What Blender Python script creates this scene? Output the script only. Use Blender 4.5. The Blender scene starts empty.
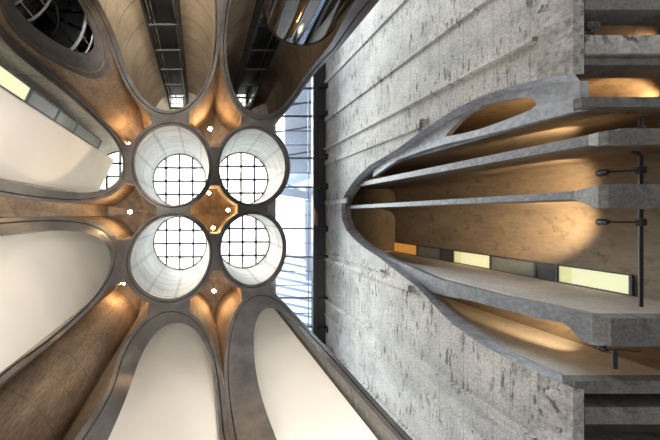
import bpy, bmesh, math, random
import numpy as np
from mathutils import Vector, Matrix
from mathutils.geometry import delaunay_2d_cdt
random.seed(4)
PI = math.pi
F = 309.0                 # focal length in pixels of a 660 px wide frame
U = 0.10194               # metres per lattice unit
H0 = 1.6                  # eye height
TOP = 31.5 + H0
PX, PY = 200.0, 215.0     # where the zenith falls in the picture
sc = bpy.context.scene
COL = sc.collection

# ------------------------------------------------------------------ materials
def new_mat(name):
    m = bpy.data.materials.new(name); m.use_nodes = True
    nt = m.node_tree
    return m, nt, nt.nodes, nt.links, nt.nodes['Principled BSDF']

def ramp(N, stops):
    r = N.new('ShaderNodeValToRGB'); e = r.color_ramp.elements
    while len(e) > 1: e.remove(e[0])
    e[0].position = stops[0][0]; e[0].color = (*stops[0][1], 1)
    for p, c in stops[1:]:
        k = e.new(p); k.color = (*c, 1)
    return r

def concrete(name, c1, c2, rough=0.8, scale=0.6, stretch=(1, 1, 1), rings=None, boards=None, spec=0.3, bump=0.25,
             stains=0.0, stain_stretch=(1, 1, 1), polar=None, cyl_pitch=2.0, fine=14.0, scol=(0.05, 0.045, 0.04), fc=(0.72, 1.2)):
    """cast concrete: two-tone mottling, fine pores, optional horizontal pour joints (rings),
    board marks across an axis (boards) and dark weathered pocks (stains)."""
    m, nt, N, L, P = new_mat(name)
    tc = N.new('ShaderNodeTexCoord')
    mp = N.new('ShaderNodeMapping'); mp.inputs['Scale'].default_value = stretch
    L.new(tc.outputs['Object'], mp.inputs['Vector'])
    n1 = N.new('ShaderNodeTexNoise'); n1.inputs['Scale'].default_value = scale; n1.inputs['Detail'].default_value = 6
    n1.inputs['Roughness'].default_value = 0.62
    L.new(mp.outputs[0], n1.inputs['Vector'])
    r = ramp(N, [(0.3, c1), (0.7, c2)]); L.new(n1.outputs['Fac'], r.inputs[0])
    col = r.outputs[0]
    n2 = N.new('ShaderNodeTexNoise'); n2.inputs['Scale'].default_value = fine; n2.inputs['Detail'].default_value = 3
    L.new(mp.outputs[0], n2.inputs['Vector'])
    def mult(colr, fac_out, lo, hi, a=0.0, b=1.0, amt=1.0):
        mr = N.new('ShaderNodeMapRange'); mr.inputs['From Min'].default_value = a; mr.inputs['From Max'].default_value = b
        mr.inputs['To Min'].default_value = lo; mr.inputs['To Max'].default_value = hi
        L.new(fac_out, mr.inputs['Value'])
        mx = N.new('ShaderNodeMix'); mx.data_type = 'RGBA'; mx.blend_type = 'MULTIPLY'; mx.inputs[0].default_value = amt
        L.new(colr, mx.inputs[6]); L.new(mr.outputs[0], mx.inputs[7]); return mx.outputs[2]
    col = mult(col, n2.outputs['Fac'], fc[0], fc[1], 0.3, 0.7)
    hgt = n2.outputs['Fac']
    sep = N.new('ShaderNodeSeparateXYZ'); L.new(tc.outputs['Object'], sep.inputs[0])
    def lines(src, pitch, width, depth, colr, wob=0.0):
        md = N.new('ShaderNodeMath'); md.operation = 'MODULO'
        dv = N.new('ShaderNodeMath'); dv.operation = 'ADD'; dv.inputs[1].default_value = 500 * pitch
        L.new(src, dv.inputs[0])
        if wob:
            nw = N.new('ShaderNodeMath'); nw.operation = 'MULTIPLY_ADD'; nw.inputs[1].default_value = wob
            L.new(n1.outputs['Fac'], nw.inputs[0]); L.new(dv.outputs[0], nw.inputs[2]); srcp = nw.outputs[0]
        else: srcp = dv.outputs[0]
        L.new(srcp, md.inputs[0]); md.inputs[1].default_value = pitch
        lt = N.new('ShaderNodeMath'); lt.operation = 'LESS_THAN'; lt.inputs[1].default_value = width
        L.new(md.outputs[0], lt.inputs[0])
        return mult(colr, lt.outputs[0], 1.0, depth)
    if rings: col = lines(sep.outputs['Z'], rings, 0.11, 0.84 if boards or name.startswith('board') else 0.62, col, 0.05)
    if boards:
        ax, pitch = boards
        col = lines(sep.outputs[ax], pitch, 0.035, 0.72, col, 0.06)
    if polar:
        at = N.new('ShaderNodeMath'); at.operation = 'ARCTAN2'
        L.new(sep.outputs['Y'], at.inputs[0]); L.new(sep.outputs['X'], at.inputs[1])
        col = lines(at.outputs[0], polar, polar * 0.12, 0.78, col, 0.0)
    if stains > 0:
        ms = N.new('ShaderNodeMapping'); ms.inputs['Scale'].default_value = stain_stretch
        L.new(tc.outputs['Object'], ms.inputs['Vector'])
        n3 = N.new('ShaderNodeTexNoise'); n3.inputs['Scale'].default_value = 1.0; n3.inputs['Detail'].default_value = 8
        n3.inputs['Roughness'].default_value = 0.7
        L.new(ms.outputs[0], n3.inputs['Vector'])
        rr = ramp(N, [(0.545, (0, 0, 0)), (0.59, (1, 1, 1))]); L.new(n3.outputs['Fac'], rr.inputs[0])
        n4 = N.new('ShaderNodeTexNoise'); n4.inputs['Scale'].default_value = 0.5; L.new(tc.outputs['Object'], n4.inputs['Vector'])
        mr = N.new('ShaderNodeMapRange'); mr.inputs['From Min'].default_value = 0.40; mr.inputs['From Max'].default_value = 0.55
        mr.inputs['To Max'].default_value = stains; L.new(n4.outputs['Fac'], mr.inputs['Value'])
        mu = N.new('ShaderNodeMath'); mu.operation = 'MULTIPLY'; L.new(rr.outputs[0], mu.inputs[0]); L.new(mr.outputs[0], mu.inputs[1])
        mx = N.new('ShaderNodeMix'); mx.data_type = 'RGBA'; L.new(mu.outputs[0], mx.inputs[0])
        L.new(col, mx.inputs[6]); mx.inputs[7].default_value = (*scol, 1); col = mx.outputs[2]
    L.new(col, P.inputs['Base Color'])
    P.inputs['Roughness'].default_value = rough
    P.inputs['Specular IOR Level'].default_value = spec
    b = N.new('ShaderNodeBump'); b.inputs['Strength'].default_value = bump; b.inputs['Distance'].default_value = 0.03
    L.new(hgt, b.inputs['Height']); L.new(b.outputs[0], P.inputs['Normal'])
    return m

def plain(name, c, rough=0.5, metal=0.0, emit=None, es=0.0, var=0.06, scale=3.0):
    m, nt, N, L, P = new_mat(name)
    tc = N.new('ShaderNodeTexCoord'); n = N.new('ShaderNodeTexNoise'); n.inputs['Scale'].default_value = scale
    L.new(tc.outputs['Object'], n.inputs['Vector'])
    r = ramp(N, [(0.3, tuple(max(0, x * (1 - var)) for x in c)), (0.7, tuple(min(1, x * (1 + var)) for x in c))])
    L.new(n.outputs['Fac'], r.inputs[0]); L.new(r.outputs[0], P.inputs['Base Color'])
    P.inputs['Roughness'].default_value = rough; P.inputs['Metallic'].default_value = metal
    if emit:
        P.inputs['Emission Color'].default_value = (*emit, 1); P.inputs['Emission Strength'].default_value = es
    return m

def glassy(name, tint=(0.9, 0.94, 1), refl=0.08, rough=0.05, diff=0.0, trans=False, dcol=(0.8, 0.85, 0.9)):
    m, nt, N, L, P = new_mat(name); N.remove(P)
    out = N['Material Output']
    t = N.new('ShaderNodeBsdfTransparent'); t.inputs[0].default_value = (*tint, 1)
    g = N.new('ShaderNodeBsdfGlossy'); g.inputs['Roughness'].default_value = rough
    d = N.new('ShaderNodeBsdfTranslucent' if trans else 'ShaderNodeBsdfDiffuse'); d.inputs[0].default_value = (*dcol, 1)
    fr = N.new('ShaderNodeFresnel'); fr.inputs[0].default_value = 1.35
    ad = N.new('ShaderNodeMath'); ad.operation = 'ADD'; ad.inputs[1].default_value = refl; L.new(fr.outputs[0], ad.inputs[0])
    a = N.new('ShaderNodeMixShader'); a.inputs[0].default_value = diff; L.new(t.outputs[0], a.inputs[1]); L.new(d.outputs[0], a.inputs[2])
    b = N.new('ShaderNodeMixShader'); L.new(ad.outputs[0], b.inputs[0]); L.new(a.outputs[0], b.inputs[1]); L.new(g.outputs[0], b.inputs[2])
    L.new(b.outputs[0], out.inputs[0])
    return m

M = {}
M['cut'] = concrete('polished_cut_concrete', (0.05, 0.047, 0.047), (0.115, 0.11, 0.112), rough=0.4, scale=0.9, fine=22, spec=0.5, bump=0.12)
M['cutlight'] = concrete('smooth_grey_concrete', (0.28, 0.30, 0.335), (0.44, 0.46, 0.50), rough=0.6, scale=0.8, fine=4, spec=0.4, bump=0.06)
M['outer'] = concrete('board_marked_silo_concrete', (0.17, 0.12, 0.085), (0.36, 0.265, 0.185), rough=0.75, scale=0.9, stretch=(1.6, 1.6, 0.35), polar=0.055, rings=1.9, fine=9)
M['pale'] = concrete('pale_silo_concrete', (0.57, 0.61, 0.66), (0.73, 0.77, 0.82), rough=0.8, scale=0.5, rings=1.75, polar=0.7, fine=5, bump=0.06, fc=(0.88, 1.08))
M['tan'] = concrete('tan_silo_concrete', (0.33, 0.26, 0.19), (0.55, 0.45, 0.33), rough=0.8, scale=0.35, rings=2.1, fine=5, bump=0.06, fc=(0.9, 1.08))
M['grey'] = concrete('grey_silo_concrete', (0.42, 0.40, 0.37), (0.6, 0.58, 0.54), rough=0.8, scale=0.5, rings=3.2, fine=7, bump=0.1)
M['finedge'] = concrete('blue_grey_cut_fin_edge', (0.14, 0.15, 0.165), (0.26, 0.27, 0.29), rough=0.6, scale=1.2, fine=6, spec=0.4, bump=0.06)
M['wall'] = concrete('weathered_wall_concrete', (0.37, 0.37, 0.36), (0.62, 0.60, 0.56), rough=0.9, scale=0.55, stretch=(1, 1.0, 1.0), boards=('Z', 0.75),
                     stains=0.75, stain_stretch=(0.8, 0.9, 4.5), fine=9, bump=0.4)
M['pier'] = concrete('rough_pier_concrete', (0.30, 0.29, 0.28), (0.55, 0.53, 0.50), rough=0.9, scale=1.2, stains=0.8, stain_stretch=(2, 2, 3.0), fine=7, bump=0.8)
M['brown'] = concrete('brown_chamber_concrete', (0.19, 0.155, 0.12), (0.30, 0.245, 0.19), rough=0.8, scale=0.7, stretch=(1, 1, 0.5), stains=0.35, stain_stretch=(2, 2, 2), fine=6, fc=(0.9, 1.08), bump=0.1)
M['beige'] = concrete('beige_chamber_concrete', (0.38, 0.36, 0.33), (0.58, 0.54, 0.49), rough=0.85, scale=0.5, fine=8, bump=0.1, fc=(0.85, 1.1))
M['beam'] = concrete('plain_beam_concrete', (0.13, 0.13, 0.125), (0.22, 0.215, 0.205), rough=0.8, scale=1.4, fine=12, stains=0.5, stain_stretch=(2, 3, 2))
M['roof'] = concrete('roof_slab_concrete', (0.2, 0.19, 0.17), (0.33, 0.31, 0.28), rough=0.85, fine=9)
M['white'] = plain('white_painted_plaster', (0.78, 0.75, 0.70), rough=0.75, var=0.04, scale=0.35)
M['steel'] = plain('black_painted_steel', (0.016, 0.017, 0.020), rough=0.55, metal=0.0)
M['bluesteel'] = plain('dark_blue_grey_steel', (0.075, 0.085, 0.105), rough=0.5, metal=0.3)
M['railing'] = plain('grey_painted_railing', (0.30, 0.32, 0.35), rough=0.4)
M['chrome'] = plain('brushed_chrome', (0.75, 0.77, 0.8), rough=0.18, metal=1.0)
M['floor'] = plain('dark_grey_floor', (0.12, 0.12, 0.12), rough=0.4, var=0.1, scale=0.6)
M['sky_glass'] = glassy('clear_roof_glass', tint=(0.55, 0.62, 0.74), refl=0.0, diff=0.03)
M['frit_glass'] = glassy('fritted_skylight_glass', tint=(0.34, 0.36, 0.39), refl=0.0, diff=0.6, trans=True, dcol=(0.5, 0.54, 0.58))
M['lift_glass'] = glassy('lift_drum_glass', tint=(0.62, 0.66, 0.7), refl=0.22, rough=0.06)
M['dark_glass'] = plain('grey_green_glass_panel', (0.22, 0.26, 0.26), rough=0.2)
M['yellow'] = plain('lit_yellow_window', (0.5, 0.5, 0.35), emit=(0.84, 0.84, 0.50), es=0.62)
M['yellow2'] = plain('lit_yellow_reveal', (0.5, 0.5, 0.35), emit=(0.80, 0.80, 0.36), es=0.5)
M['orange'] = plain('lit_orange_window', (0.4, 0.2, 0.06), emit=(0.62, 0.25, 0.05), es=0.6)
M['vent'] = plain('grey_vent_mesh', (0.10, 0.10, 0.11), rough=0.7)
M['bulb'] = plain('warm_bulb', (1, 0.8, 0.5), emit=(1.0, 0.72, 0.35), es=60)
M['tower'] = plain('pale_tower_cladding', (0.8, 0.83, 0.88), rough=0.6)
M['hatch'] = plain('brown_plywood', (0.22, 0.10, 0.04), rough=0.6)

# ------------------------------------------------------------------ helpers
def tag(o, label=None, cat=None, group=None, kind=None):
    if label: o['label'] = label
    if cat: o['category'] = cat
    if group: o['group'] = group
    if kind: o['kind'] = kind
    return o

def empty(name, loc, label=None, cat=None, group=None):
    o = bpy.data.objects.new(name, None); COL.objects.link(o); o.location = loc; o.empty_display_size = 0.2
    return tag(o, label, cat, group)

def link(name, bm, mats, parent=None, origin=None, smooth=None):
    """bm in world coordinates; origin is where the object's own origin goes."""
    if isinstance(mats, str): mats = [mats]
    org = Vector(origin) if origin is not None else Vector((0, 0, 0))
    if origin is None and parent is not None: org = wloc(parent)
    bm.normal_update()
    me = bpy.data.meshes.new(name)
    bmesh.ops.translate(bm, verts=bm.verts, vec=-org)
    bm.to_mesh(me); bm.free()
    for k in mats: me.materials.append(M[k])
    if smooth is not None:
        me.shade_smooth(); me.set_sharp_from_angle(angle=math.radians(smooth))
    o = bpy.data.objects.new(name, me); COL.objects.link(o)
    if parent is not None:
        o.parent = parent; o.location = org - wloc(parent)
    else: o.location = org
    return o

def wloc(o):
    v = Vector(o.location)
    while o.parent is not None:
        o = o.parent; v += Vector(o.location)
    return v

def box(bm, x0, x1, y0, y1, z0, z1, mi=0, bev=0.0):
    vs = [bm.verts.new((x, y, z)) for z in (z0, z1) for y in (y0, y1) for x in (x0, x1)]
    fs = []
    for q in ((0, 2, 3, 1), (4, 5, 7, 6), (0, 1, 5, 4), (2, 6, 7, 3), (0, 4, 6, 2), (1, 3, 7, 5)):
        f = bm.faces.new([vs[i] for i in q]); f.material_index = mi; fs.append(f)
    if bev > 0:
        es = list({e for f in fs for e in f.edges})
        bmesh.ops.bevel(bm, geom=es, offset=bev, segments=2, affect='EDGES', profile=0.5)
    return vs

def bar(bm, a, b, w, h=None, mi=0):
    """square bar from a to b"""
    a = Vector(a); b = Vector(b); h = h or w
    d = (b - a).normalized(); up = Vector((0, 0, 1)) if abs(d.z) < 0.9 else Vector((1, 0, 0))
    s = d.cross(up).normalized(); t = s.cross(d)
    vs = []
    for p in (a, b):
        for i, j in ((-1, -1), (1, -1), (1, 1), (-1, 1)):
            vs.append(bm.verts.new(p + s * i * w / 2 + t * j * h / 2))
    for q in ((0, 1, 2, 3), (7, 6, 5, 4), (0, 4, 5, 1), (1, 5, 6, 2), (2, 6, 7, 3), (3, 7, 4, 0)):
        bm.faces.new([vs[i] for i in q]).material_index = mi

def tube(bm, pts, r, n=10, mi=0, closed=False):
    rings = []
    m = len(pts); pts = [Vector(p) for p in pts]
    for i, p in enumerate(pts):
        if closed: d = (pts[(i + 1) % m] - pts[i - 1]).normalized()
        else: d = (pts[min(i + 1, m - 1)] - pts[max(i - 1, 0)]).normalized()
        up = Vector((0, 0, 1)) if abs(d.z) < 0.9 else Vector((1, 0, 0))
        s = d.cross(up).normalized(); t = s.cross(d)
        rr = r[i] if isinstance(r, (list, tuple)) else r
        rings.append([bm.verts.new(p + (s * math.cos(2 * PI * k / n) + t * math.sin(2 * PI * k / n)) * rr) for k in range(n)])
    rng = range(m) if closed else range(m - 1)
    for i in rng:
        A = rings[i]; B = rings[(i + 1) % m]
        for k in range(n):
            bm.faces.new((A[k], A[(k + 1) % n], B[(k + 1) % n], B[k])).material_index = mi
    if not closed:
        bm.faces.new(rings[0][::-1]).material_index = mi; bm.faces.new(rings[-1]).material_index = mi

def tri2d(outer, holes=()):
    """triangles of a polygon with holes: (verts, tris)"""
    vs = []; faces = []
    for loop in [outer] + list(holes):
        i0 = len(vs); vs += [Vector(p) for p in loop]; faces.append(list(range(i0, len(vs))))
    # output type 2: inside with holes by even-odd
    r = delaunay_2d_cdt(vs, [], faces, 3 if not holes else 3, 1e-5)
    ov, _, of = r[0], r[1], r[2]
    def inside(p, loop):
        c = False; n = len(loop)
        for i in range(n):
            a = loop[i]; b = loop[i - 1]
            if (a[1] > p[1]) != (b[1] > p[1]) and p[0] < (b[0] - a[0]) * (p[1] - a[1]) / (b[1] - a[1]) + a[0]: c = not c
        return c
    # triangulate everything, then keep what is inside the outer loop and outside every hole
    r = delaunay_2d_cdt(vs, [], faces, 0, 1e-5)
    ov, of = r[0], r[2]
    keep = []
    for f in of:
        c = sum((ov[i] for i in f), Vector((0, 0))) / len(f)
        if inside(c, outer) and not any(inside(c, h) for h in holes): keep.append(f)
    return ov, keep

def slab(bm, outer, holes, place, t0, t1, mi=0, side_mi=None):
    """polygon with holes, extruded from t0 to t1 through place(u, v, t)"""
    if side_mi is None: side_mi = mi
    ov, tr = tri2d(outer, holes)
    for t, flip in ((t0, False), (t1, True)):
        vv = [bm.verts.new(place(p[0], p[1], t)) for p in ov]
        for f in tr:
            bm.faces.new([vv[i] for i in (f[::-1] if flip else f)]).material_index = mi
    for loop in [outer] + list(holes):
        A = [bm.verts.new(place(p[0], p[1], t0)) for p in loop]; B = [bm.verts.new(place(p[0], p[1], t1)) for p in loop]
        n = len(loop)
        for i in range(n):
            j = (i + 1) % n
            bm.faces.new((A[i], A[j], B[j], B[i])).material_index = side_mi

def P3(px, py, h):        # point of the place seen at (px, py) at height h above the eye
    return Vector(((px - PX) / F * h, (py - PY) / F * h, h + H0))

def PX3(px, py, X):       # the same, at distance X along the x axis
    h = X * F / (px - PX)
    return Vector((X, X * (py - PY) / (px - PX), h + H0))

# ------------------------------------------------------------------ the silos
#      name: (inner centre, inner radius, outer centre), lattice units, as seen from the eye point
SIL = {
 'TL': ((-20.5, -34.5), 27, (-20.5, -34.5)), 'TR': ((41.3, -36), 27, (42, -36)),
 'BL': ((-20, 28), 27, (-20, 28)), 'BR': ((43, 26.5), 27, (43, 26.5)),
 'LU': ((-80, -39), 25, (-82.5, -38)), 'LL': ((-81, 33), 25.5, (-83, 31.4)),
 'T': ((-19, -97), 27, (-20, -97)), 'T2': ((41.3, -98.7), 27, (41.8, -98)),
 'S': ((-77, -103.2), 22.7, (-81.5, -100)), 'B': ((-15, 89), 23, (-19, 90)), 'B2': ((49.5, 88), 21, (43, 89)),
 'D': ((-83, 93.5), 26, (-83, 93.5)),
}
RO, RJ = 30.8, 28.5
# edge of the carved opening of every silo, read off the photograph
RIM = {
 'TL': (1, [(137, 165), (140, 150), (148, 136), (160, 128), (174, 126.5), (190, 131), (203, 143)]),
 'TR': (1, [(253, 131), (270, 137), (281, 150), (286, 168), (282, 185), (270, 198)]),
 'BL': (1, [(131, 258), (137, 240), (136, 275), (150, 290), (170, 298), (190, 293), (203, 280)]),
 'BR': (1, [(282, 247), (277, 230), (279, 265), (268, 279), (252, 285), (237, 280)]),
 'LU': (0, [(118, 165), (117, 178), (110, 187), (95, 192), (75, 194), (50, 192), (25, 185), (0, 177), (118, 150), (112, 142), (90, 125), (67, 103), (33, 67), (0, 38)]),
 'LL': (0, [(106, 265), (100, 250), (90, 240), (75, 235), (50, 233), (25, 234), (0, 237), (104, 280), (95, 295), (75, 313), (50, 330), (25, 347), (0, 365)]),
 'T': (0, [(175, 108), (185, 105), (198, 92), (210, 67), (218, 30), (220, 0), (165, 108), (148, 105), (133, 87), (120, 60), (108, 27), (100, 0)]),
 'T2': (0, [(248, 114), (243, 105), (233, 87), (227, 60), (227, 27), (230, 0), (258, 115), (280, 107), (303, 80), (325, 50), (340, 20), (348, 0)]),
 'S': (0, [(90, 63), (78, 63), (63, 55), (47, 40), (27, 17), (13, 3), (94, 55), (92, 37), (83, 13), (78, 0)]),
 'B': (0, [(181, 321), (170, 325), (158, 337), (147, 357), (137, 382), (128, 410), (121, 440), (192, 325), (202, 338), (210, 360), (216, 390), (222, 420), (226, 440)]),
 'B2': (0, [(265, 303), (256, 316), (256, 343), (260, 373), (273, 406), (285, 440)]),
}
VC = np.array([10.0, -5.0, 95.0])
def void_radius_fn():
    D = []
    for k, (far, pts) in RIM.items():
        c, r, _ = SIL[k]; c = np.array(c, float)
        for p in pts:
            v = np.array(p, float) - [PX, PY]; Ln = np.hypot(*v); d = v / Ln
            b = d @ c; disc = b * b - (c @ c - r * r)
            q = math.sqrt(max(disc, 0)); t = b + q if far else b - q
            if disc < 0:      # only a silhouette here: the hollow reaches a little past it
                t = math.sqrt(c @ c - r * r); D.append((10 + (d[0] * t - 10) * 1.09, -5 + (d[1] * t + 5) * 1.09, F * t / Ln)); continue
            D.append((d[0] * t, d[1] * t, F * t / Ln))
    D += [(-57, 61, 150), (-56, 62, 110), (-56, 60, 175)]
    # open side towards the glass roof and the right building
    D += [(95, -20, 255), (95, 30, 255), (118, 0, 210), (118, -60, 180), (112, 60, 180), (125, 0, 150), (125, 0, 100), (115, 80, 110), (115, -90, 110)]
    D += [(-25.5, 69, 80), (-25, 69, 58), (31, 82, 85), (31, 82, 60), (12, 77, 75), (12, 77, 55), (-55, 62, 80), (-54, 61, 60), (62, 67, 75), (62, 67, 55), (-16, 96, 110), (-16, 97, 80), (47, 98, 105), (47, 98, 75), (12, 77, 130), (12, 77, 102), (-74, -3, 165), (-73, -3, 130), (-72, -3, 100), (63, 67, 225), (62, 66, 160), (62, 66, 105), (-72, -66, 150), (-70, -66, 110), (-84, -114, 145), (-86, -116, 118), (-86, -32, 150), (-86, -32, 112), (-86, 32, 150), (-86, 32, 112), (-18, 88, 145), (-18, 88, 110), (45, 92, 150), (-20, -97, 150), (-20, -97, 120), (42, -99, 155), (42, -99, 125)]
    D = np.array(D)
    V = D - VC; r = np.linalg.norm(V, axis=1); Un = V / r[:, None]
    def B(u):
        x, y, z = u.T
        return np.array([np.ones_like(x), x, y, z, x * x, y * y, x * y, x * z, y * z]).T
    G = np.random.default_rng(0).normal(size=(300, 3)); G /= np.linalg.norm(G, axis=1)[:, None]
    lam = 0.05
    A = np.vstack([B(Un), B(G) * lam]); yv = np.concatenate([np.log(r), np.full(300, math.log(105)) * lam])
    co, *_ = np.linalg.lstsq(A, yv, rcond=None)
    res = np.log(r) - B(Un) @ co
    ls = 0.38
    K = lambda a, b: 0.02 * np.exp(-((a[:, None, :] - b[None, :, :]) ** 2).sum(2) / (2 * ls * ls))
    al = np.linalg.solve(K(Un, Un) + np.eye(len(r)) * 0.0005, res)
    return lambda u: np.exp(B(u) @ co + K(u, Un) @ al)
RF = void_radius_fn()

def void_mesh():
    nu, nv = 160, 96
    bm = bmesh.new(); rows = []
    for j in range(1, nv):
        ph = PI * j / nv
        u = np.array([[math.sin(ph) * math.cos(2 * PI * i / nu), math.sin(ph) * math.sin(2 * PI * i / nu), math.cos(ph)] for i in range(nu)])
        p = VC + u * RF(u)[:, None]
        rows.append([bm.verts.new((q[0] * U, q[1] * U, q[2] * U + H0)) for q in p])
    ends = []
    for s in (1, -1):
        u = np.array([[0, 0, float(s)]]); q = (VC + u * RF(u)[:, None])[0]
        ends.append(bm.verts.new((q[0] * U, q[1] * U, q[2] * U + H0)))
    for j in range(nv - 2):
        for i in range(nu):
            k = (i + 1) % nu
            bm.faces.new((rows[j][i], rows[j + 1][i], rows[j + 1][k], rows[j][k]))
    for i in range(nu):
        k = (i + 1) % nu
        bm.faces.new((ends[0], rows[0][i], rows[0][k])); bm.faces.new((ends[1], rows[-1][k], rows[-1][i]))
    for f in bm.faces: f.material_index = 2
    bmesh.ops.recalc_face_normals(bm, faces=bm.faces)
    me = bpy.data.meshes.new('void')
    bm.to_mesh(me); bm.free()
    for k in ('outer', 'pale', 'cut'): me.materials.append(M[k])
    o = bpy.data.objects.new('void', me); COL.objects.link(o)
    return o
VOID = void_mesh()

def carve(o, slots):
    """subtract the atrium's hollow from o"""
    md = o.modifiers.new('b', 'BOOLEAN'); md.object = VOID; md.operation = 'DIFFERENCE'; md.solver = 'EXACT'
    dg = bpy.context.evaluated_depsgraph_get()
    me = bpy.data.meshes.new_from_object(o.evaluated_get(dg), depsgraph=dg)
    o.modifiers.clear(); old = o.data; o.data = me; me.name = o.name
    bpy.data.meshes.remove(old)
    bm = bmesh.new(); bm.from_mesh(me)          # keep only what still hangs from the roof
    left = set(bm.verts); kill = []
    while left:
        st_ = [left.pop()]; isl = []
        while st_:
            v = st_.pop(); isl.append(v)
            for e in v.link_edges:
                q = e.other_vert(v)
                if q in left: left.discard(q); st_.append(q)
        if max(v.co.z for v in isl) < TOP - 1: kill += isl
    bmesh.ops.delete(bm, geom=kill, context='VERTS'); bm.to_mesh(me); bm.free()
    me.shade_smooth(); me.set_sharp_from_angle(angle=math.radians(24))
    return o

def ring_solid(name, ci, ri, co, ro, parent, inner_slot, n=112):
    """vertical pipe wall between two (eccentric) circles; material 0 outside, 1 inside"""
    bm = bmesh.new(); z0, z1 = 0.0, TOP
    L = {}
    for key, c, r in (('i', ci, ri), ('o', co, ro)):
        for z in (z0, z1):
            L[key, z] = [bm.verts.new(((c[0] + r * math.cos(2 * PI * i / n)) * U, (c[1] + r * math.sin(2 * PI * i / n)) * U, z)) for i in range(n)]
    for i in range(n):
        k = (i + 1) % n
        bm.faces.new((L['o', z0][i], L['o', z0][k], L['o', z1][k], L['o', z1][i])).material_index = 0
        bm.faces.new((L['i', z0][k], L['i', z0][i], L['i', z1][i], L['i', z1][k])).material_index = 1
        bm.faces.new((L['i', z0][i], L['i', z0][k], L['o', z0][k], L['o', z0][i])).material_index = 0
        bm.faces.new((L['i', z1][k], L['i', z1][i], L['o', z1][i], L['o', z1][k])).material_index = 0
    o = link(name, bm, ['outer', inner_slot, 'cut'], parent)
    return carve(o, ['outer', inner_slot, 'cut'])

LAB = {
 'TL': 'carved concrete silo with round skylight, upper left of the four skylit ones', 'TR': 'carved concrete silo with round skylight, upper right of the four skylit ones',
 'BL': 'carved concrete silo with round skylight, lower left and widest of the four', 'BR': 'carved concrete silo with round skylight, lower right of the four, beside the glass roof',
 'LU': 'carved silo at the left holding a white wall and slanting window strip', 'LL': 'carved silo at the left filled by a plain white wall, below the windowed one',
 'T': 'tan carved silo at the top with a black lift shaft inside', 'T2': 'tan carved silo at the top with a lift shaft and a glass drum',
 'S': 'dark carved silo in the top left corner with a spiral stair inside', 'B': 'carved silo at the bottom centre filled by a narrow white arch of wall',
 'B2': 'carved silo at the bottom with a bright white wall beside bare grey concrete', 'D': 'uncut brown silo in the lower left corner between two white-filled silos',
}
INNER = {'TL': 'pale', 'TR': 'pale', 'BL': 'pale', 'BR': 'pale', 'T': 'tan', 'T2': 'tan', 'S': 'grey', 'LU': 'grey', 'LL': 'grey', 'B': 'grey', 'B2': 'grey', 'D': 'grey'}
silo = {}
for k, (ci, ri, co) in SIL.items():
    e = empty('concrete_silo', (ci[0] * U, ci[1] * U, 0), LAB[k], 'silo'); silo[k] = e
    ring_solid('outer_shell', co, RJ + 0.55, co, RO, e, 'outer')
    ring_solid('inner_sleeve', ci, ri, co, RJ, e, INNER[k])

def web(k1, k2, hw=13.0, ho=None):
    """solid concrete filling the narrow gap between two neighbouring silos"""
    a = np.array(SIL[k1][2], float); b = np.array(SIL[k2][2], float)
    d = b - a; Ld = np.hypot(*d); d /= Ld; s = np.array([-d[1], d[0]])
    if s @ ((a + b) / 2) < 0: s = -s
    ho = ho or hw                # ho: reach on the side away from the hollow
    R = RO + 0.06; m = 16; pts = []
    for i in range(m + 1):
        v = -hw + (hw + ho) * i / m; pts.append(a + s * v + d * math.sqrt(R * R - v * v))
    for i in range(m + 1):
        v = ho - (hw + ho) * i / m; pts.append(b + s * v - d * math.sqrt(R * R - v * v))
    mid = (a + b) / 2
    if (pts[m // 2] - a) @ d > (pts[m + 1 + m // 2] - a) @ d - 0.02:     # circles touch: pull the arcs apart
        for i in range(len(pts)):
            t = (pts[i] - mid) @ d
            if i <= m and t > -0.02: pts[i] = pts[i] - d * (t + 0.02)
            if i > m and t < 0.02: pts[i] = pts[i] + d * (0.02 - t)
    bm = bmesh.new()
    A = [bm.verts.new((p[0] * U, p[1] * U, 0)) for p in pts]; B = [bm.verts.new((p[0] * U, p[1] * U, TOP)) for p in pts]
    n = len(pts)
    for i in range(n): bm.faces.new((A[i], A[(i + 1) % n], B[(i + 1) % n], B[i]))
    bm.faces.new(A[::-1]); bm.faces.new(B)
    bmesh.ops.recalc_face_normals(bm, faces=bm.faces)
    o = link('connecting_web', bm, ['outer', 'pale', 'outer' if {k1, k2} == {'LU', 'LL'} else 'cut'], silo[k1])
    carve(o, None)
for a, b in (('TL', 'TR'), ('TL', 'BL'), ('TR', 'BR'), ('BL', 'BR'), ('T', 'TL'), ('T2', 'TR'), ('T', 'T2'), ('LU', 'TL'), ('LL', 'BL'), ('LU', 'LL'),
             ('S', 'T'), ('S', 'LU'), ('B', 'BL'), ('B2', 'BR'), ('B', 'B2'), ('D', 'LL'), ('D', 'B')):
    web(a, b, 13.0 if {'TL', 'TR', 'BL', 'BR'} & {a, b} else 4.0, 13.0 if {'TL', 'TR', 'BL', 'BR'} & {a, b} else 27.0)
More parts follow.
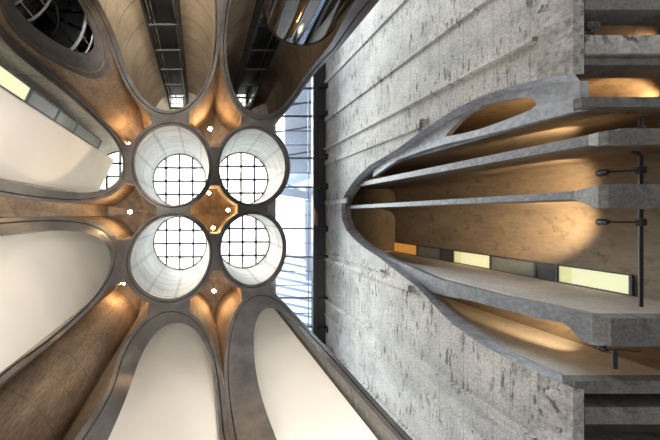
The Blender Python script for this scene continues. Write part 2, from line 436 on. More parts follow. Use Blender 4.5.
# vaulted concrete caps closing the star-shaped gaps
def gap_cap(ks, hws, n):
    cs = [np.array(SIL[k][2], float) for k in ks]; ctr = sum(cs) / 4; pts = []
    for i in range(4):
        c = cs[i]; p = cs[i - 1]; q = cs[(i + 1) % 4]
        a0 = math.atan2(*(p - c)[::-1]); a1 = math.atan2(*(q - c)[::-1])
        while a1 - a0 > PI: a1 -= 2 * PI
        while a1 - a0 < -PI: a1 += 2 * PI
        s = 1 if a1 > a0 else -1
        b0 = a0 + s * math.asin(hws[i - 1] / RO); b1 = a1 - s * math.asin(hws[i] / RO)
        for j in range(13):
            a = b0 + (b1 - b0) * j / 12; pts.append(c + (RO + 0.05) * np.array([math.cos(a), math.sin(a)]))
    bm = bmesh.new(); z = TOP - 4.6
    lv = []
    for f, dz in ((1.0, 0), (0.75, 0.9), (0.4, 1.7), (0.12, 2.1)):
        lv.append([bm.verts.new(((ctr[0] + (p[0] - ctr[0]) * f) * U, (ctr[1] + (p[1] - ctr[1]) * f) * U, z + dz)) for p in pts])
    m = len(pts)
    for A, B in zip(lv, lv[1:]):
        for i in range(m): bm.faces.new((A[i], A[(i + 1) % m], B[(i + 1) % m], B[i]))
    bm.faces.new(lv[-1])
    tag(link('ceiling_gap', bm, 'outer', smooth=50, origin=(ctr[0] * U, ctr[1] * U, z)), None, None, None, 'structure')
for i, (ks, hw) in enumerate(((('TL', 'TR', 'BR', 'BL'), (13, 13, 13, 13)), (('T', 'T2', 'TR', 'TL'), (4, 13, 13, 13)), (('LU', 'TL', 'BL', 'LL'), (13, 13, 13, 4)),
                 (('S', 'T', 'TL', 'LU'), (4, 13, 13, 4)), (('LL', 'BL', 'B', 'D'), (13, 13, 4, 4)), (('BL', 'BR', 'B2', 'B'), (13, 13, 4, 13)))):
    gap_cap(ks, hw, i)
vm = VOID.data
bpy.data.objects.remove(VOID); bpy.data.meshes.remove(vm)

# ------------------------------------------------------------------ roof slab and skylights
circ = lambda c, r, n=72: [((c[0] + r * math.cos(2 * PI * i / n)) * U, (c[1] + r * math.sin(2 * PI * i / n)) * U) for i in range(n)]
rect = lambda a, b, c, d: [(a * U, c * U), (b * U, c * U), (b * U, d * U), (a * U, d * U)]
bm = bmesh.new()
holes = [circ(SIL[k][0], SIL[k][1] - 0.3) for k in ('TL', 'TR', 'BL', 'BR', 'LU')] + [rect(-31, -17, -121, -108), rect(32, 46, -122, -109)]
slab(bm, rect(-330, 76, -330, 330), holes, lambda u, v, t: (u, v, t), TOP + 0.01, TOP + 0.5)
tag(link('ceiling', bm, 'roof'), 'concrete roof slab over the silos', None, None, 'structure')

def skylight(k, label):
    c, r, _ = SIL[k]; z = TOP + 0.14
    e = empty('round_skylight', (c[0] * U, c[1] * U, TOP + 0.1), label, 'skylight', 'round skylights over the silos')
    bm = bmesh.new(); n = 72
    rr = (r - 0.5) * U
    vs = [bm.verts.new((c[0] * U + rr * math.cos(2 * PI * i / n), c[1] * U + rr * math.sin(2 * PI * i / n), z + 0.12)) for i in range(n)]
    bm.faces.new(vs); link('pane', bm, 'frit_glass', e)
    bm = bmesh.new()
    R = (r - 0.6) * U
    for off in (-27, -13.6, -0.2, 13.2, 26.6):
        o = off * U
        if abs(o) < R * 0.97:
            q = math.sqrt(R * R - o * o)
            bar(bm, (c[0] * U + o, c[1] * U - q, z), (c[0] * U + o, c[1] * U + q, z), 0.22, 0.2)
            bar(bm, (c[0] * U - q, c[1] * U + o + 0.08, z), (c[0] * U + q, c[1] * U + o + 0.08, z), 0.22, 0.2)
    link('glazing_bars', bm, 'bluesteel', e)
    bm = bmesh.new()
    tube(bm, [(c[0] * U + (R - 0.02) * math.cos(2 * PI * i / 48), c[1] * U + (R - 0.02) * math.sin(2 * PI * i / 48), z) for i in range(48)], 0.05, 6, closed=True)
    link('rim_ring', bm, 'bluesteel', e)
    # little opening motors fixed to the bars
    for sx, sy in ((0.6, -0.45), (0.55, 0.52)):
        bm = bmesh.new(); box(bm, c[0] * U + sx * R - 0.09, c[0] * U + sx * R + 0.09, c[1] * U + sy * R - 0.07, c[1] * U + sy * R + 0.07, z - 0.22, z - 0.06, bev=0.02)
        link('vent_motor', bm, 'bluesteel', e)
skylight('TL', 'round gridded skylight at the top of the upper left skylit silo')
skylight('TR', 'round gridded skylight at the top of the upper right skylit silo')
skylight('BL', 'round gridded skylight at the top of the lower left skylit silo')
skylight('BR', 'round gridded skylight at the top of the lower right skylit silo')
skylight('LU', 'gridded skylight glimpsed past the white wall at the left')

# glass roof strip between the silos and the right building
bm = bmesh.new(); box(bm, 76 * U, 126 * U, -200 * U, 200 * U, TOP + 0.3, TOP + 0.33)
tag(link('window_1', bm, 'sky_glass'), 'long glass roof strip', None, None, 'structure')
gr = empty('glass_roof_frame', (100 * U, 0, TOP), 'dark steel frame of crossbars under the long glass roof strip', 'roof frame')
heavy = [88, 116, 158, 187, 228.5, 257, 298, 327]
for y in [60 + 14.1 * i for i in range(24)]:
    if min(abs(y - q) for q in heavy) < 6: continue
    bm = bmesh.new(); Y = (y - PY) * U; bar(bm, (76 * U, Y, TOP + 0.2), (112 * U, Y, TOP + 0.2), 0.07, 0.1); link('glazing_bar', bm, 'bluesteel', gr)
for y in heavy:
    bm = bmesh.new(); Y = (y - PY) * U; bar(bm, (76 * U, Y, TOP + 0.1), (113 * U, Y, TOP + 0.1), 0.16, 0.22); link('rafter', bm, 'bluesteel', gr)
    bm = bmesh.new(); box(bm, 117 * U, 129 * U, Y - 0.16, Y + 0.16, TOP - 0.75, TOP - 0.6); box(bm, 124 * U, 126 * U, Y - 0.3, Y + 0.3, TOP - 0.9, TOP - 0.4)
    link('bracket', bm, 'steel', gr)
bm = bmesh.new()
box(bm, 112 * U, 124.3 * U, -190 * U, 190 * U, TOP - 0.35, TOP + 0.25, bev=0.03)
box(bm, 116 * U, 117 * U, -190 * U, 190 * U, TOP - 0.45, TOP - 0.35)
link('main_girder', bm, 'steel', gr)
bm = bmesh.new(); bar(bm, (109 * U, -190 * U, TOP + 0.2), (109 * U, 190 * U, TOP + 0.2), 0.07); link('edge_bar', bm, 'bluesteel', gr)
bm = bmesh.new()
p = [(112.5, -7), (115.5, -1), (115.5, 11), (112.5, 9)]
slab(bm, [(a * U, b * U) for a, b in p], [], lambda u, v, t: (u, v, t), TOP - 0.55, TOP - 0.48)
tag(link('access_panel', bm, 'hatch', origin=(114 * U, 0, TOP - 0.5)), 'small brown panel hanging under the dark girder of the glass roof', 'panel')

# the tower rising outside, seen through the glass roof
tw = empty('roof_tower', (11.0, 0, TOP + 6), 'pale tower facade rising outside above the glass roof', 'tower')
bm = bmesh.new(); box(bm, 10.0, 15.2, -22, -5.0, TOP + 5, TOP + 26); box(bm, 12.4, 16.2, -3.2, 7.8, TOP + 5, TOP + 24); link('facade', bm, 'tower', tw)
for i in range(3):
    bm = bmesh.new(); bar(bm, (8.6, -12.5 + i * 2.9, TOP + 4.6), (16.4, -13.8 + i * 2.9, TOP + 4.6), 0.16); link('strut', bm, 'bluesteel', tw)
for i in range(9):
    bm = bmesh.new(); bar(bm, (8.6, 4.4 + i * 0.95, TOP + 4.8), (16.4, 6.0 + i * 0.95, TOP + 4.8), 0.3, 0.1); link('louvre', bm, 'tower', tw)
bm = bmesh.new(); bar(bm, (8.4, -2.9, TOP + 4.2), (16.5, -1.6, TOP + 4.2), 0.9, 0.5); bar(bm, (8.4, -4.4, TOP + 4.2), (16.5, -0.2, TOP + 4.2), 0.25, 0.3); link('footbridge', bm, 'tower', tw)

# ------------------------------------------------------------------ white gallery walls inside the cut silos
def chord(k, off=0.0):
    """vertical plane across a silo, square to the line of sight"""
    c = Vector(SIL[k][0]); n = c.normalized(); c = c + n * off; s = Vector((-n.y, n.x)); return c, n, s
def chord_uv(k, px, py, off=0.0):
    c, n, s = chord(k, off); d = Vector((px - PX, py - PY)); t = c.dot(n) / d.dot(n); q = d * t
    return (q - c).dot(s), t * F            # along the wall, height above the eye, lattice units
def chord_box(bm, k, s0, s1, h0, h1, o0, o1, mi=0):
    c, n, s = chord(k)
    vs = []
    for o in (o0, o1):
        for a, h in ((s0, h0), (s1, h0), (s1, h1), (s0, h1)):
            q = c + s * a + n * o; vs.append(bm.verts.new((q.x * U, q.y * U, h * U + H0)))
    for q in ((0, 1, 2, 3), (7, 6, 5, 4), (0, 4, 5, 1), (1, 5, 6, 2), (2, 6, 7, 3), (3, 7, 4, 0)):
        bm.faces.new([vs[i] for i in q]).material_index = mi
def wall(name, k, s0, s1, h0, h1):
    bm = bmesh.new(); chord_box(bm, k, s0, s1, h0, h1, 0, 2.0); tag(link(name, bm, 'white'), None, None, None, 'structure')
FL = -H0 / U
wall('wall_left', 'LL', -25.3, 25.3, FL, 308)
wall('wall_front', 'B', -22.8, 22.8, FL, 308)
sR, _ = chord_uv('B2', 378, 440)
wall('wall_front_right', 'B2', min(sR, 23.8), 23.8, FL, 308) if sR < 0 else wall('wall_front_right', 'B2', -23.8, sR, FL, 308)
sE, _ = chord_uv('LU', 0, 86); sT, _ = chord_uv('LU', 0, 64)
lo, hi = (-24.8, sE) if sE > 0 else (sE, 24.8)
wall('wall_left_upper', 'LU', lo, hi, FL, 272)
ws = empty('window_strip', (chord('LU')[0].x * U, chord('LU')[0].y * U, H0 + 8), 'slanting strip of yellow and grey glass beside the white wall at left', 'window')
def strip_h(px): return chord_uv('LU', px, 215 - (200 - px) * 0.70)[1]
a0, a1 = sorted((sE, sT))
hs = [strip_h(x) for x in (-40, 29.5, 58, 76, 100)]
for i in range(4):
    bm = bmesh.new(); chord_box(bm, 'LU', a0, a1, hs[i] + 0.8, hs[i + 1] - 0.8, 0.6, 1.2); link('pane', bm, 'yellow' if i == 0 else 'dark_glass', ws)
bm = bmesh.new()
for h in hs: chord_box(bm, 'LU', a0, a1, h - 0.6, h + 0.6, 0, 1.6)
chord_box(bm, 'LU', a0 - 0.5, a0 + 0.5, hs[0], hs[-1], 0, 1.6); chord_box(bm, 'LU', a1 - 0.4, a1 + 0.4, hs[0], hs[-1], 0, 1.6)
link('frame', bm, 'bluesteel', ws)

# ------------------------------------------------------------------ lift shafts
def shaft(x0, x1, label, ceil_rect):
    yb, yf = -121, -106
    e = empty('lift_shaft', ((x0 + x1) / 2 * U, -115 * U, 0), label, 'lift shaft', 'black lift shafts in the tan silos')
    z1 = TOP - 0.05
    bm = bmesh.new()
    box(bm, (x0 + 1) * U, (x1 - 1) * U, (yb - 0.5) * U, (yb + 0.6) * U, 0, z1); link('back_panel', bm, 'steel', e)
    for x in (x0, x1):
        for y in (yf, yb + 3):
            bm = bmesh.new(); bar(bm, (x * U, y * U, 0), (x * U, y * U, z1), 0.16, 0.12); link('guide_rail', bm, 'steel', e)
        bm = bmesh.new(); bar(bm, ((x + (1 if x == x0 else -1) * 1.6) * U, (yf - 2) * U, 0), ((x + (1 if x == x0 else -1) * 1.6) * U, (yf - 2) * U, z1), 0.05); link('cable', bm, 'chrome', e)
        bm = bmesh.new(); box(bm, (x - 0.35) * U, (x + 0.35) * U, (yb + 1) * U, (yf - 1) * U, 0, z1 - 2.2); link('side_panel', bm, 'steel', e)
    z = 3.0
    while z < z1:
        bm = bmesh.new()
        bar(bm, (x0 * U, yf * U, z), (x1 * U, yf * U, z), 0.1, 0.16); bar(bm, (x0 * U, yf * U, z), (x0 * U, yb * U, z), 0.1, 0.16); bar(bm, (x1 * U, yf * U, z), (x1 * U, yb * U, z), 0.1, 0.16)
        link('cross_brace', bm, 'steel', e); z += 2.7
    for f in (0.33, 0.66):
        bm = bmesh.new(); tube(bm, [((x0 + (x1 - x0) * f) * U, -113 * U, 0), ((x0 + (x1 - x0) * f) * U, -113 * U, z1)], 0.03, 6); link('cable', bm, 'steel', e)
    g = empty('shaft_skylight', (ceil_rect[0] * U, ceil_rect[2] * U, TOP + 0.3), label.replace('black lift shaft', 'small square skylight above the lift shaft'), 'skylight')
    a, b, c, d = ceil_rect
    bm = bmesh.new(); box(bm, a * U, b * U, c * U, d * U, TOP + 0.34, TOP + 0.36); link('pane', bm, 'frit_glass', g)
    bm = bmesh.new()
    for i in range(5):
        x = a + (b - a) * i / 4; bar(bm, (x * U, c * U, TOP + 0.25), (x * U, d * U, TOP + 0.25), 0.06)
    for i in range(2):
        y = c + (d - c) * (i + 1) / 3; bar(bm, (a * U, y * U, TOP + 0.25), (b * U, y * U, TOP + 0.25), 0.06)
    link('glazing_bars', bm, 'steel', g)
shaft(-29, -12, 'black lift shaft in the left one of the two tan silos', (-31, -17, -121, -108))
shaft(32, 49, 'black lift shaft in the right tan silo behind the glass drum', (32, 46, -122, -109))

# glass lift drum
gx, gy, gr_, gz = 46.0 * U, -94.5 * U, 17.5 * U, H0 + 14.3
gd = empty('glass_lift_drum', (gx, gy, 0), 'round glass lift enclosure with dark rim, reaching into the right tan silo', 'lift')
def cyl_open(bm, cx, cy, r, z0, z1, n=64, a0=0, a1=2 * PI, t=0.02):
    full = abs(a1 - a0 - 2 * PI) < 1e-6
    m = n if full else n + 1
    L = [[bm.verts.new((cx + rr * math.cos(a0 + (a1 - a0) * i / n), cy + rr * math.sin(a0 + (a1 - a0) * i / n), z)) for i in range(m)] for rr, z in ((r, z0), (r, z1), (r - t, z1), (r - t, z0))]
    for i in range(n):
        k = (i + 1) % m
        for j in range(4): bm.faces.new((L[j][i], L[j][k], L[(j + 1) % 4][k], L[(j + 1) % 4][i]))
bm = bmesh.new(); cyl_open(bm, gx, gy, gr_, 0.02, gz); link('glass_wall', bm, 'lift_glass', gd, smooth=40)
bm = bmesh.new(); tube(bm, [(gx + gr_ * math.cos(2 * PI * i / 64), gy + gr_ * math.sin(2 * PI * i / 64), gz) for i in range(64)], 0.045, 8, closed=True); link('top_ring', bm, 'steel', gd, smooth=60)
for q in range(3):
    bm = bmesh.new(); zz = gz - 3.2 * (q + 1); tube(bm, [(gx + gr_ * math.cos(2 * PI * i / 64), gy + gr_ * math.sin(2 * PI * i / 64), zz) for i in range(64)], 0.03, 8, closed=True); link('joint_ring', bm, 'chrome', gd, smooth=60)
for i in range(8):
    a = 2 * PI * (i + 0.4) / 8; bm = bmesh.new(); bar(bm, (gx + gr_ * 0.985 * math.cos(a), gy + gr_ * 0.985 * math.sin(a), 0.02), (gx + gr_ * 0.985 * math.cos(a), gy + gr_ * 0.985 * math.sin(a), gz), 0.05); link('mullion', bm, 'chrome', gd)
bm = bmesh.new(); cyl_open(bm, gx, gy, 0.75, 6.0, gz - 1.0, t=0.05); link('inner_core', bm, 'chrome', gd, smooth=40)

# ------------------------------------------------------------------ spiral stair
cx, cy = SIL['S'][0][0] * U, SIL['S'][0][1] * U
st = empty('spiral_staircase', (cx, cy, 0), 'black steel spiral staircase inside the dark silo, top left corner', 'staircase')
r1, r0 = 2.05, 0.95; per = 4.2; zb, zt = 9.0, 31.5
bm = bmesh.new(); tube(bm, [(cx, cy, 0), (cx, cy, zt + 1)], 0.16, 16); link('centre_post', bm, 'steel', st, smooth=40)
def hel(a, r, dz=0): return (cx + r * math.cos(a), cy + r * math.sin(a), zb + a / (2 * PI) * per + dz)
amax = (zt - zb) / per * 2 * PI
na = 150
for nm, r, dz, rad in (('stringer', r1, -0.12, 0.09), ('handrail', r1, 1.0, 0.055), ('handrail', r0 * 0.6, 1.0, 0.03), ('stringer', r0 * 0.6, -0.1, 0.06)):
    bm = bmesh.new(); tube(bm, [hel(amax * i / na, r, dz) for i in range(na + 1)], rad, 8); link(nm, bm, 'railing' if r > 1 else 'bluesteel', st, smooth=50)
nt_ = 80
for i in range(nt_):
    a = amax * (i + 0.5) / nt_; da = amax / nt_ * 0.46
    bm = bmesh.new(); z = zb + a / (2 * PI) * per
    v = [(cx + r * math.cos(b), cy + r * math.sin(b), zz) for zz in (z, z + 0.05) for r, b in ((0.16, a - da), (r1, a - da), (r1, a + da), (0.16, a + da))]
    vs = [bm.verts.new(q) for q in v]
    for q in ((3, 2, 1, 0), (4, 5, 6, 7), (0, 1, 5, 4), (1, 2, 6, 5), (2, 3, 7, 6), (3, 0, 4, 7)): bm.faces.new([vs[j] for j in q])
    link('tread', bm, 'steel', st)
for i in range(96):
    a = amax * (i + 0.5) / 96; bm = bmesh.new(); bar(bm, hel(a, r1, 0), hel(a, r1, 1.0), 0.035); link('baluster', bm, 'railing', st)

# ------------------------------------------------------------------ warm lamps in the star-shaped gaps
def light(name, kind, loc, energy, color, parent=None, **kw):
    d = bpy.data.lights.new(name, kind); d.energy = energy; d.color = color
    for k, v in kw.items(): setattr(d, k, v)
    o = bpy.data.objects.new(name, d); COL.objects.link(o)
    if parent: o.parent = parent; o.location = Vector(loc) - wloc(parent)
    else: o.location = loc
    return o
WARM = (1.0, 0.64, 0.32)
def gap_lamp(px, py, h, label, energy=300, br=0.15, group='warm lamps in the gaps between the silos'):
    p = P3(px, py, h)
    e = empty('wall_lamp', p, label, 'lamp', group)
    bm = bmesh.new(); tube(bm, [p + Vector((0, 0, 0.5)), p + Vector((0, 0, 0.12)), p + Vector((0, 0, 0.05))], [0.05, 0.09, 0.11], 14); hs_ = link('housing', bm, 'steel', e, smooth=40)
    bm = bmesh.new(); bmesh.ops.create_uvsphere(bm, u_segments=14, v_segments=8, radius=br, matrix=Matrix.Translation(p)); link('bulb', bm, 'bulb', hs_, smooth=60)
    bm = bmesh.new(); tube(bm, [p + Vector((0, 0, 0.5)), (p.x, p.y, TOP)], 0.015, 6); link('cable', bm, 'steel', e)
    light('lamp_glow', 'POINT', p + Vector((0, 0, -0.2)), energy, WARM, e, shadow_soft_size=0.12)
gap_lamp(130, 212, 23.0, 'glowing warm lamp in the gap at the left of the four skylights')
gap_lamp(210, 129, 24.0, 'glowing warm lamp in the gap above the four skylights')
gap_lamp(209, 193, 26.0, 'glowing lamp, upper one of three in the middle gap', 40)
gap_lamp(228, 210, 26.0, 'glowing lamp, right one of three in the middle gap', 40)
gap_lamp(213, 228, 26.0, 'glowing lamp, lower one of three in the middle gap', 40)
gap_lamp(214, 291, 24.0, 'glowing warm lamp in the gap below the four skylights')
gap_lamp(129, 143, 26, 'lamp tucked behind the rim left of the upper left skylit silo', 320, 0.06)
gap_lamp(124, 284, 25, 'lamp tucked behind the rim above the lower left brown silo', 320, 0.06)

# ------------------------------------------------------------------ the right building
XW = 12.7; XR = 13.1; XB = 17.8
ZL = 10.46 + H0
O_up = [(341, 208), (344, 196), (350, 186), (358, 176), (370, 165), (384, 157), (397, 149), (420, 132), (438, 120), (455, 109), (478, 97.5), (510, 86), (545, 78), (574.5, 74)]
O_dn = [(341, 208), (342, 219), (346, 230), (355, 240), (366, 249), (380, 258), (400, 274), (415, 285), (432, 303), (442, 314), (455, 326), (480, 344), (510, 360), (540, 373), (574.5, 389)]
I_up = [(345, 208), (348, 197), (354, 188), (362, 179), (374, 169), (388, 160), (400, 153), (423, 137), (441, 126), (458, 116), (480, 104), (511, 92), (546, 84), (580, 81)]
I_dn = [(345, 208), (346, 218), (350, 229), (358, 238), (369, 247), (383, 255), (403, 270), (418, 281), (435, 298), (446, 309), (459, 320), (484, 337), (514, 353), (544, 367), (580, 384)]
def yz(p, X): q = PX3(p[0], p[1], X); return (q.y, q.z)
def lerp_loop(L, hcut, X):
    """split a chain of (Y,z) at height hcut -> (above, crossing)"""
    P = [yz(p, X) for p in L]; out = []
    for i in range(len(P)):
        if P[i][1] > hcut: out.append(P[i])
        else:
            a, b = P[i - 1], P[i]; t = (a[1] - hcut) / (a[1] - b[1]); c = (a[0] + (b[0] - a[0]) * t, hcut); out.append(c); return out, c, P[i:]
    return out, out[-1], []
ZP = 11.62 + H0
up, cu, upr = lerp_loop(O_up, ZP, XW); dn, cd, dnr = lerp_loop(O_dn, ZP, XW)
bm = bmesh.new()
poly = [(-25, TOP - 0.2), (-25, ZP)] + up[::-1] + dn[1:] + [(22, ZP), (22, TOP - 0.2)]
slab(bm, poly, [], lambda u, v, t: (t, u, v), XW, XW + 0.35)
tag(link('wall_right', bm, 'wall', origin=(XW, 0, 0)), None, None, None, 'structure')
bm = bmesh.new(); e_ = 0.03
u_end = (yz(O_up[-1], XW)[0], ZL); d_end = (yz(O_dn[-1], XW)[0], ZL)
slab(bm, [(-25, ZP - e_), (-25, ZL), u_end] + [p for p in upr[::-1] if p[1] > ZL + 0.05] + [(cu[0], ZP - e_)], [], lambda u, v, t: (t, u, v), XW - 0.07, XW + 0.3)
slab(bm, [(22, ZP - e_), (22, ZL), d_end] + [p for p in dnr[::-1] if p[1] > ZL + 0.05] + [(cd[0], ZP - e_)], [], lambda u, v, t: (t, u, v), XW - 0.07, XW + 0.3)
tag(link('trim_1', bm, 'pier', origin=(XW, 0, 0)), 'rough ring beam along the lower edge of the right wall', None, None, 'structure')
# vertical ribs on the wall
bm = bmesh.new()
def rib(y0, y1, z0, p, z1=TOP - 0.3):
    vs = [bm.verts.new(q) for z in (z0, z1) for q in ((XW + 0.02, y0, z), (XW - p, y0 + 0.06, z), (XW - p, y1 - 0.06, z), (XW + 0.02, y1, z))]
    for q in ((0, 1, 2, 3), (7, 6, 5, 4), (0, 4, 5, 1), (1, 5, 6, 2), (2, 6, 7, 3)): bm.faces.new([vs[i] for i in q])
rib(-9.85, -9.35, ZP, 0.16); rib(-6.75, -6.5, ZP, 0.22); rib(-5.5, -4.95, 10.46 + H0 + 7.2, 0.16)
rib(-1.45, -1.0, 26.6 + H0, 0.16); rib(3.75, 4.0, 21.5 + H0, 0.14); rib(4.2, 4.65, 18.6 + H0, 0.18)
rib(8.35, 8.75, ZP, 0.24); rib(9.9, 10.15, ZP, 0.14); rib(-13.6, -13.1, ZP, 0.16); rib(13.0, 13.5, ZP, 0.16)
bmesh.ops.recalc_face_normals(bm, faces=bm.faces)
tag(link('trim_2', bm, 'wall', origin=(XW, 0, 0)), 'vertical ribs on the right wall', None, None, 'structure')
# sloped lip of the carved opening
bm = bmesh.new()
for A, B in ((O_up, I_up), (O_dn, I_dn)):
    for i in range(len(A) - 1):
        q = [PX3(*A[i], XW - 0.005), PX3(*A[i + 1], XW - 0.005), PX3(*B[i + 1], XR), PX3(*B[i], XR)]
        bm.faces.new([bm.verts.new(v) for v in q])
        q = [PX3(*B[i], XR), PX3(*B[i + 1], XR)]; b2 = [v + Vector((0.5, 0, 0)) for v in q]
        bm.faces.new([bm.verts.new(v) for v in (q[0], q[1], b2[1], b2[0])])
bmesh.ops.remove_doubles(bm, verts=bm.verts, dist=0.002)
bmesh.ops.recalc_face_normals(bm, faces=bm.faces)
tag(link('trim_3', bm, 'cutlight', smooth=35, origin=(XW, 0, 0)), 'smooth grey lip around the carved opening in the right wall', None, None, 'structure')

# partition fins; each a thing of its own
EYE = [(445, 136.5), (450, 130), (458, 121), (468, 113), (484, 105), (500, 101), (518, 98), (530, 97.5), (535.5, 101), (536, 105), (530, 110), (518, 115), (500, 122), (480, 129), (462, 133.5)]
bm = bmesh.new()
E_bot = [(373, 177), (384, 169), (397, 160), (420, 151.5), (445, 144), (480, 136), (530, 123), (580, 110)]
poly = [yz(p, XR) for p in E_bot] + [yz(p, XR) for p in I_up[::-1][:-4]]
slab(bm, poly, [[yz(p, XR) for p in EYE]], lambda u, v, t: (t, u, v), XR + 0.002, XR + 0.3)
o = link('carved_fin', bm, 'cutlight', origin=(XR, -4, 12)); tag(o, 'smooth grey band of concrete pierced by an eye-shaped opening', 'partition')

def fin(name, label, y0, y1, ztop, zbot, mats=('finedge', 'brown'), taper=0.0, x1=XB + 0.1, xf=XR + 0.004, hb=None, by=None):
    """vertical partition running back into the building, thick beam along its foot"""
    e = empty(name, (xf, (y0 + y1) / 2, zbot), label, 'partition', None)
    bm = bmesh.new()
    box(bm, xf + 0.003, x1, y0, y1, zbot + 0.06, ztop, 1)
    for f in bm.faces:
        c = f.calc_center_median()
        if abs(c.x - xf - 0.003) < 1e-4: f.material_index = 0
    link('panel', bm, list(mats), e)
    if by:
        bm = bmesh.new()
        zb, hb_ = zbot, hb
        # the foot: a beam with a chamfered nose
        a, b = by
        prof = [(xf - 0.45, zb), (xf - 0.45, zb + 0.25), (xf + 0.0, zb + hb_ + 0.35), (x1 + 3, zb + hb_ + 0.35), (x1 + 3, zb)]
        prof_n = [(xf - 0.45, a, b), (xf - 0.45, a, b), (xf, y0 - 0.01, y1 + 0.01), (x1 + 3, y0 - 0.01, y1 + 0.01), (x1 + 3, a, b)]
        A = [bm.verts.new((p[0], n[1], p[1])) for p, n in zip(prof, prof_n)]; B = [bm.verts.new((p[0], n[2], p[1])) for p, n in zip(prof, prof_n)]
        bm.faces.new(A[::-1]); bm.faces.new(B)
        for i in range(5): bm.faces.new((A[i], A[(i + 1) % 5], B[(i + 1) % 5], B[i]))
        bmesh.ops.triangulate(bm, faces=[f for f in bm.faces if len(f.verts) > 4])
        bmesh.ops.recalc_face_normals(bm, faces=bm.faces)
        link('foot_beam', bm, 'beam', e)
    return e
ZF = 9.57 + H0
fin('partition_fin', 'thin grey concrete fin nearest above the big amber-lit chamber', -0.83, -0.56, 28.3 + H0, ZF, by=(-0.95, -0.22), hb=0.9)
fin('partition_fin', 'thin grey concrete fin below the long amber streak, second up', -2.70, -2.36, 28.3 + H0, ZF, by=(-2.62, -2.2), hb=0.5)
# E fin behind the band
fin('partition_fin', 'grey concrete fin behind the eye-pierced band', -3.95, -3.62, 28.3 + H0, ZL + 0.015, by=(-4.0, -3.66), hb=0.2, xf=XR + 0.3)
# C: the ledge, wedge-shaped front
bm = bmesh.new()
C_top = [(385, 256), (440, 279.5), (500, 295), (545, 304), (580, 312), (614, 318)]
C_bot = [(603, 346), (590, 344.5), (580, 340), (570, 328), (562, 322.5), (530, 316.5), (500, 308.5), (470, 300.5), (445, 296), (431, 292), (418, 281), (403, 270)]
e = empty('partition_ledge', (XR, 3.6, ZF), 'broad pale concrete ledge with grey edge below the yellow windows', 'partition')
slab(bm, [yz(p, XR) for p in C_top + C_bot], [], lambda u, v, t: (t, u, v), XR + 0.003, XR + 0.35)
link('front_edge', bm, 'finedge', e)
bm = bmesh.new(); y0c = XR * 0.258
vs = [(XR + 0.3, y0c + 0.01), (XB + 0.1, 3.33), (XB + 0.1, 3.9), (XR + 0.3, 3.8)]
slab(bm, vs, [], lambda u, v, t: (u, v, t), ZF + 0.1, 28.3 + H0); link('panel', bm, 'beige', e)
bm = bmesh.new(); box(bm, XR - 0.35, 21, 3.2, 4.08, ZF, ZF + 0.5, bev=0.02); link('foot_beam', bm, 'beam', e)
# D
e = fin('partition_ledge', 'pale concrete ledge below the lowest amber-lit chamber', 5.72, 6.0, 28.3 + H0, ZL, mats=('cutlight', 'beige'), xf=XW + 0.36)
bm = bmesh.new(); box(bm, XW + 0.02, 21, 5.62, 6.06, ZL + 0.015, ZL + 0.4, bev=0.01); link('foot_beam', bm, 'beam', e)
# back wall of the chambers, with rounded corners between the fins
def back(y0, y1, ztop, xb=XB, r=1.3, both=True, s0=False, s1=False):
    pts = [(XW + 0.36, y0)] if s0 else []
    for i in range(9):
        a = PI / 2 * i / 8; pts.append((xb - r + r * math.sin(a), y0 + r * 0.6 * (1 - math.cos(a))))
    if both:
        for i in range(9):
            a = PI / 2 * (1 - i / 8); pts.append((xb - r + r * math.sin(a), y1 - r * 0.6 * (1 - math.cos(a))))
    else: pts.append((xb, y1))
    if s1: pts.append((XW + 0.36, y1))
    bm = bmesh.new()
    zb_ = ZL + 0.1 if (s0 or s1) else 7.5
    A = [bm.verts.new((x, y, zb_)) for x, y in pts]; B = [bm.verts.new((x, y, ztop)) for x, y in pts]
    for i in range(len(pts) - 1): bm.faces.new((A[i], A[i + 1], B[i + 1], B[i]))
    # ceiling of the chamber
    pp = [(XW + 0.36, y0)] + pts + [(XW + 0.36, y1)]
    vs = [bm.verts.new((x, y, ztop)) for x, y in pp]; bm.faces.new(vs[::-1])
    bmesh.ops.triangulate(bm, faces=[f for f in bm.faces if len(f.verts) > 4])
    return bm
n = 2
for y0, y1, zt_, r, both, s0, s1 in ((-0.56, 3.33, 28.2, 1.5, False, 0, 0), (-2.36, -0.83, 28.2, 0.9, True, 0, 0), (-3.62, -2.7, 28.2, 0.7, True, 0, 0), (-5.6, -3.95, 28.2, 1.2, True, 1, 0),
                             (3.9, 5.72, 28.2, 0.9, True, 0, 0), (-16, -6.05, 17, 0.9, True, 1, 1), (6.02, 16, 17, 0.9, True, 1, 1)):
    tag(link('wall_back_%d' % n, back(y0, y1, zt_ + H0, r=r, both=both, s0=s0, s1=s1), 'brown', smooth=40, origin=(XB, 0, 0)), None, None, None, 'structure'); n += 1
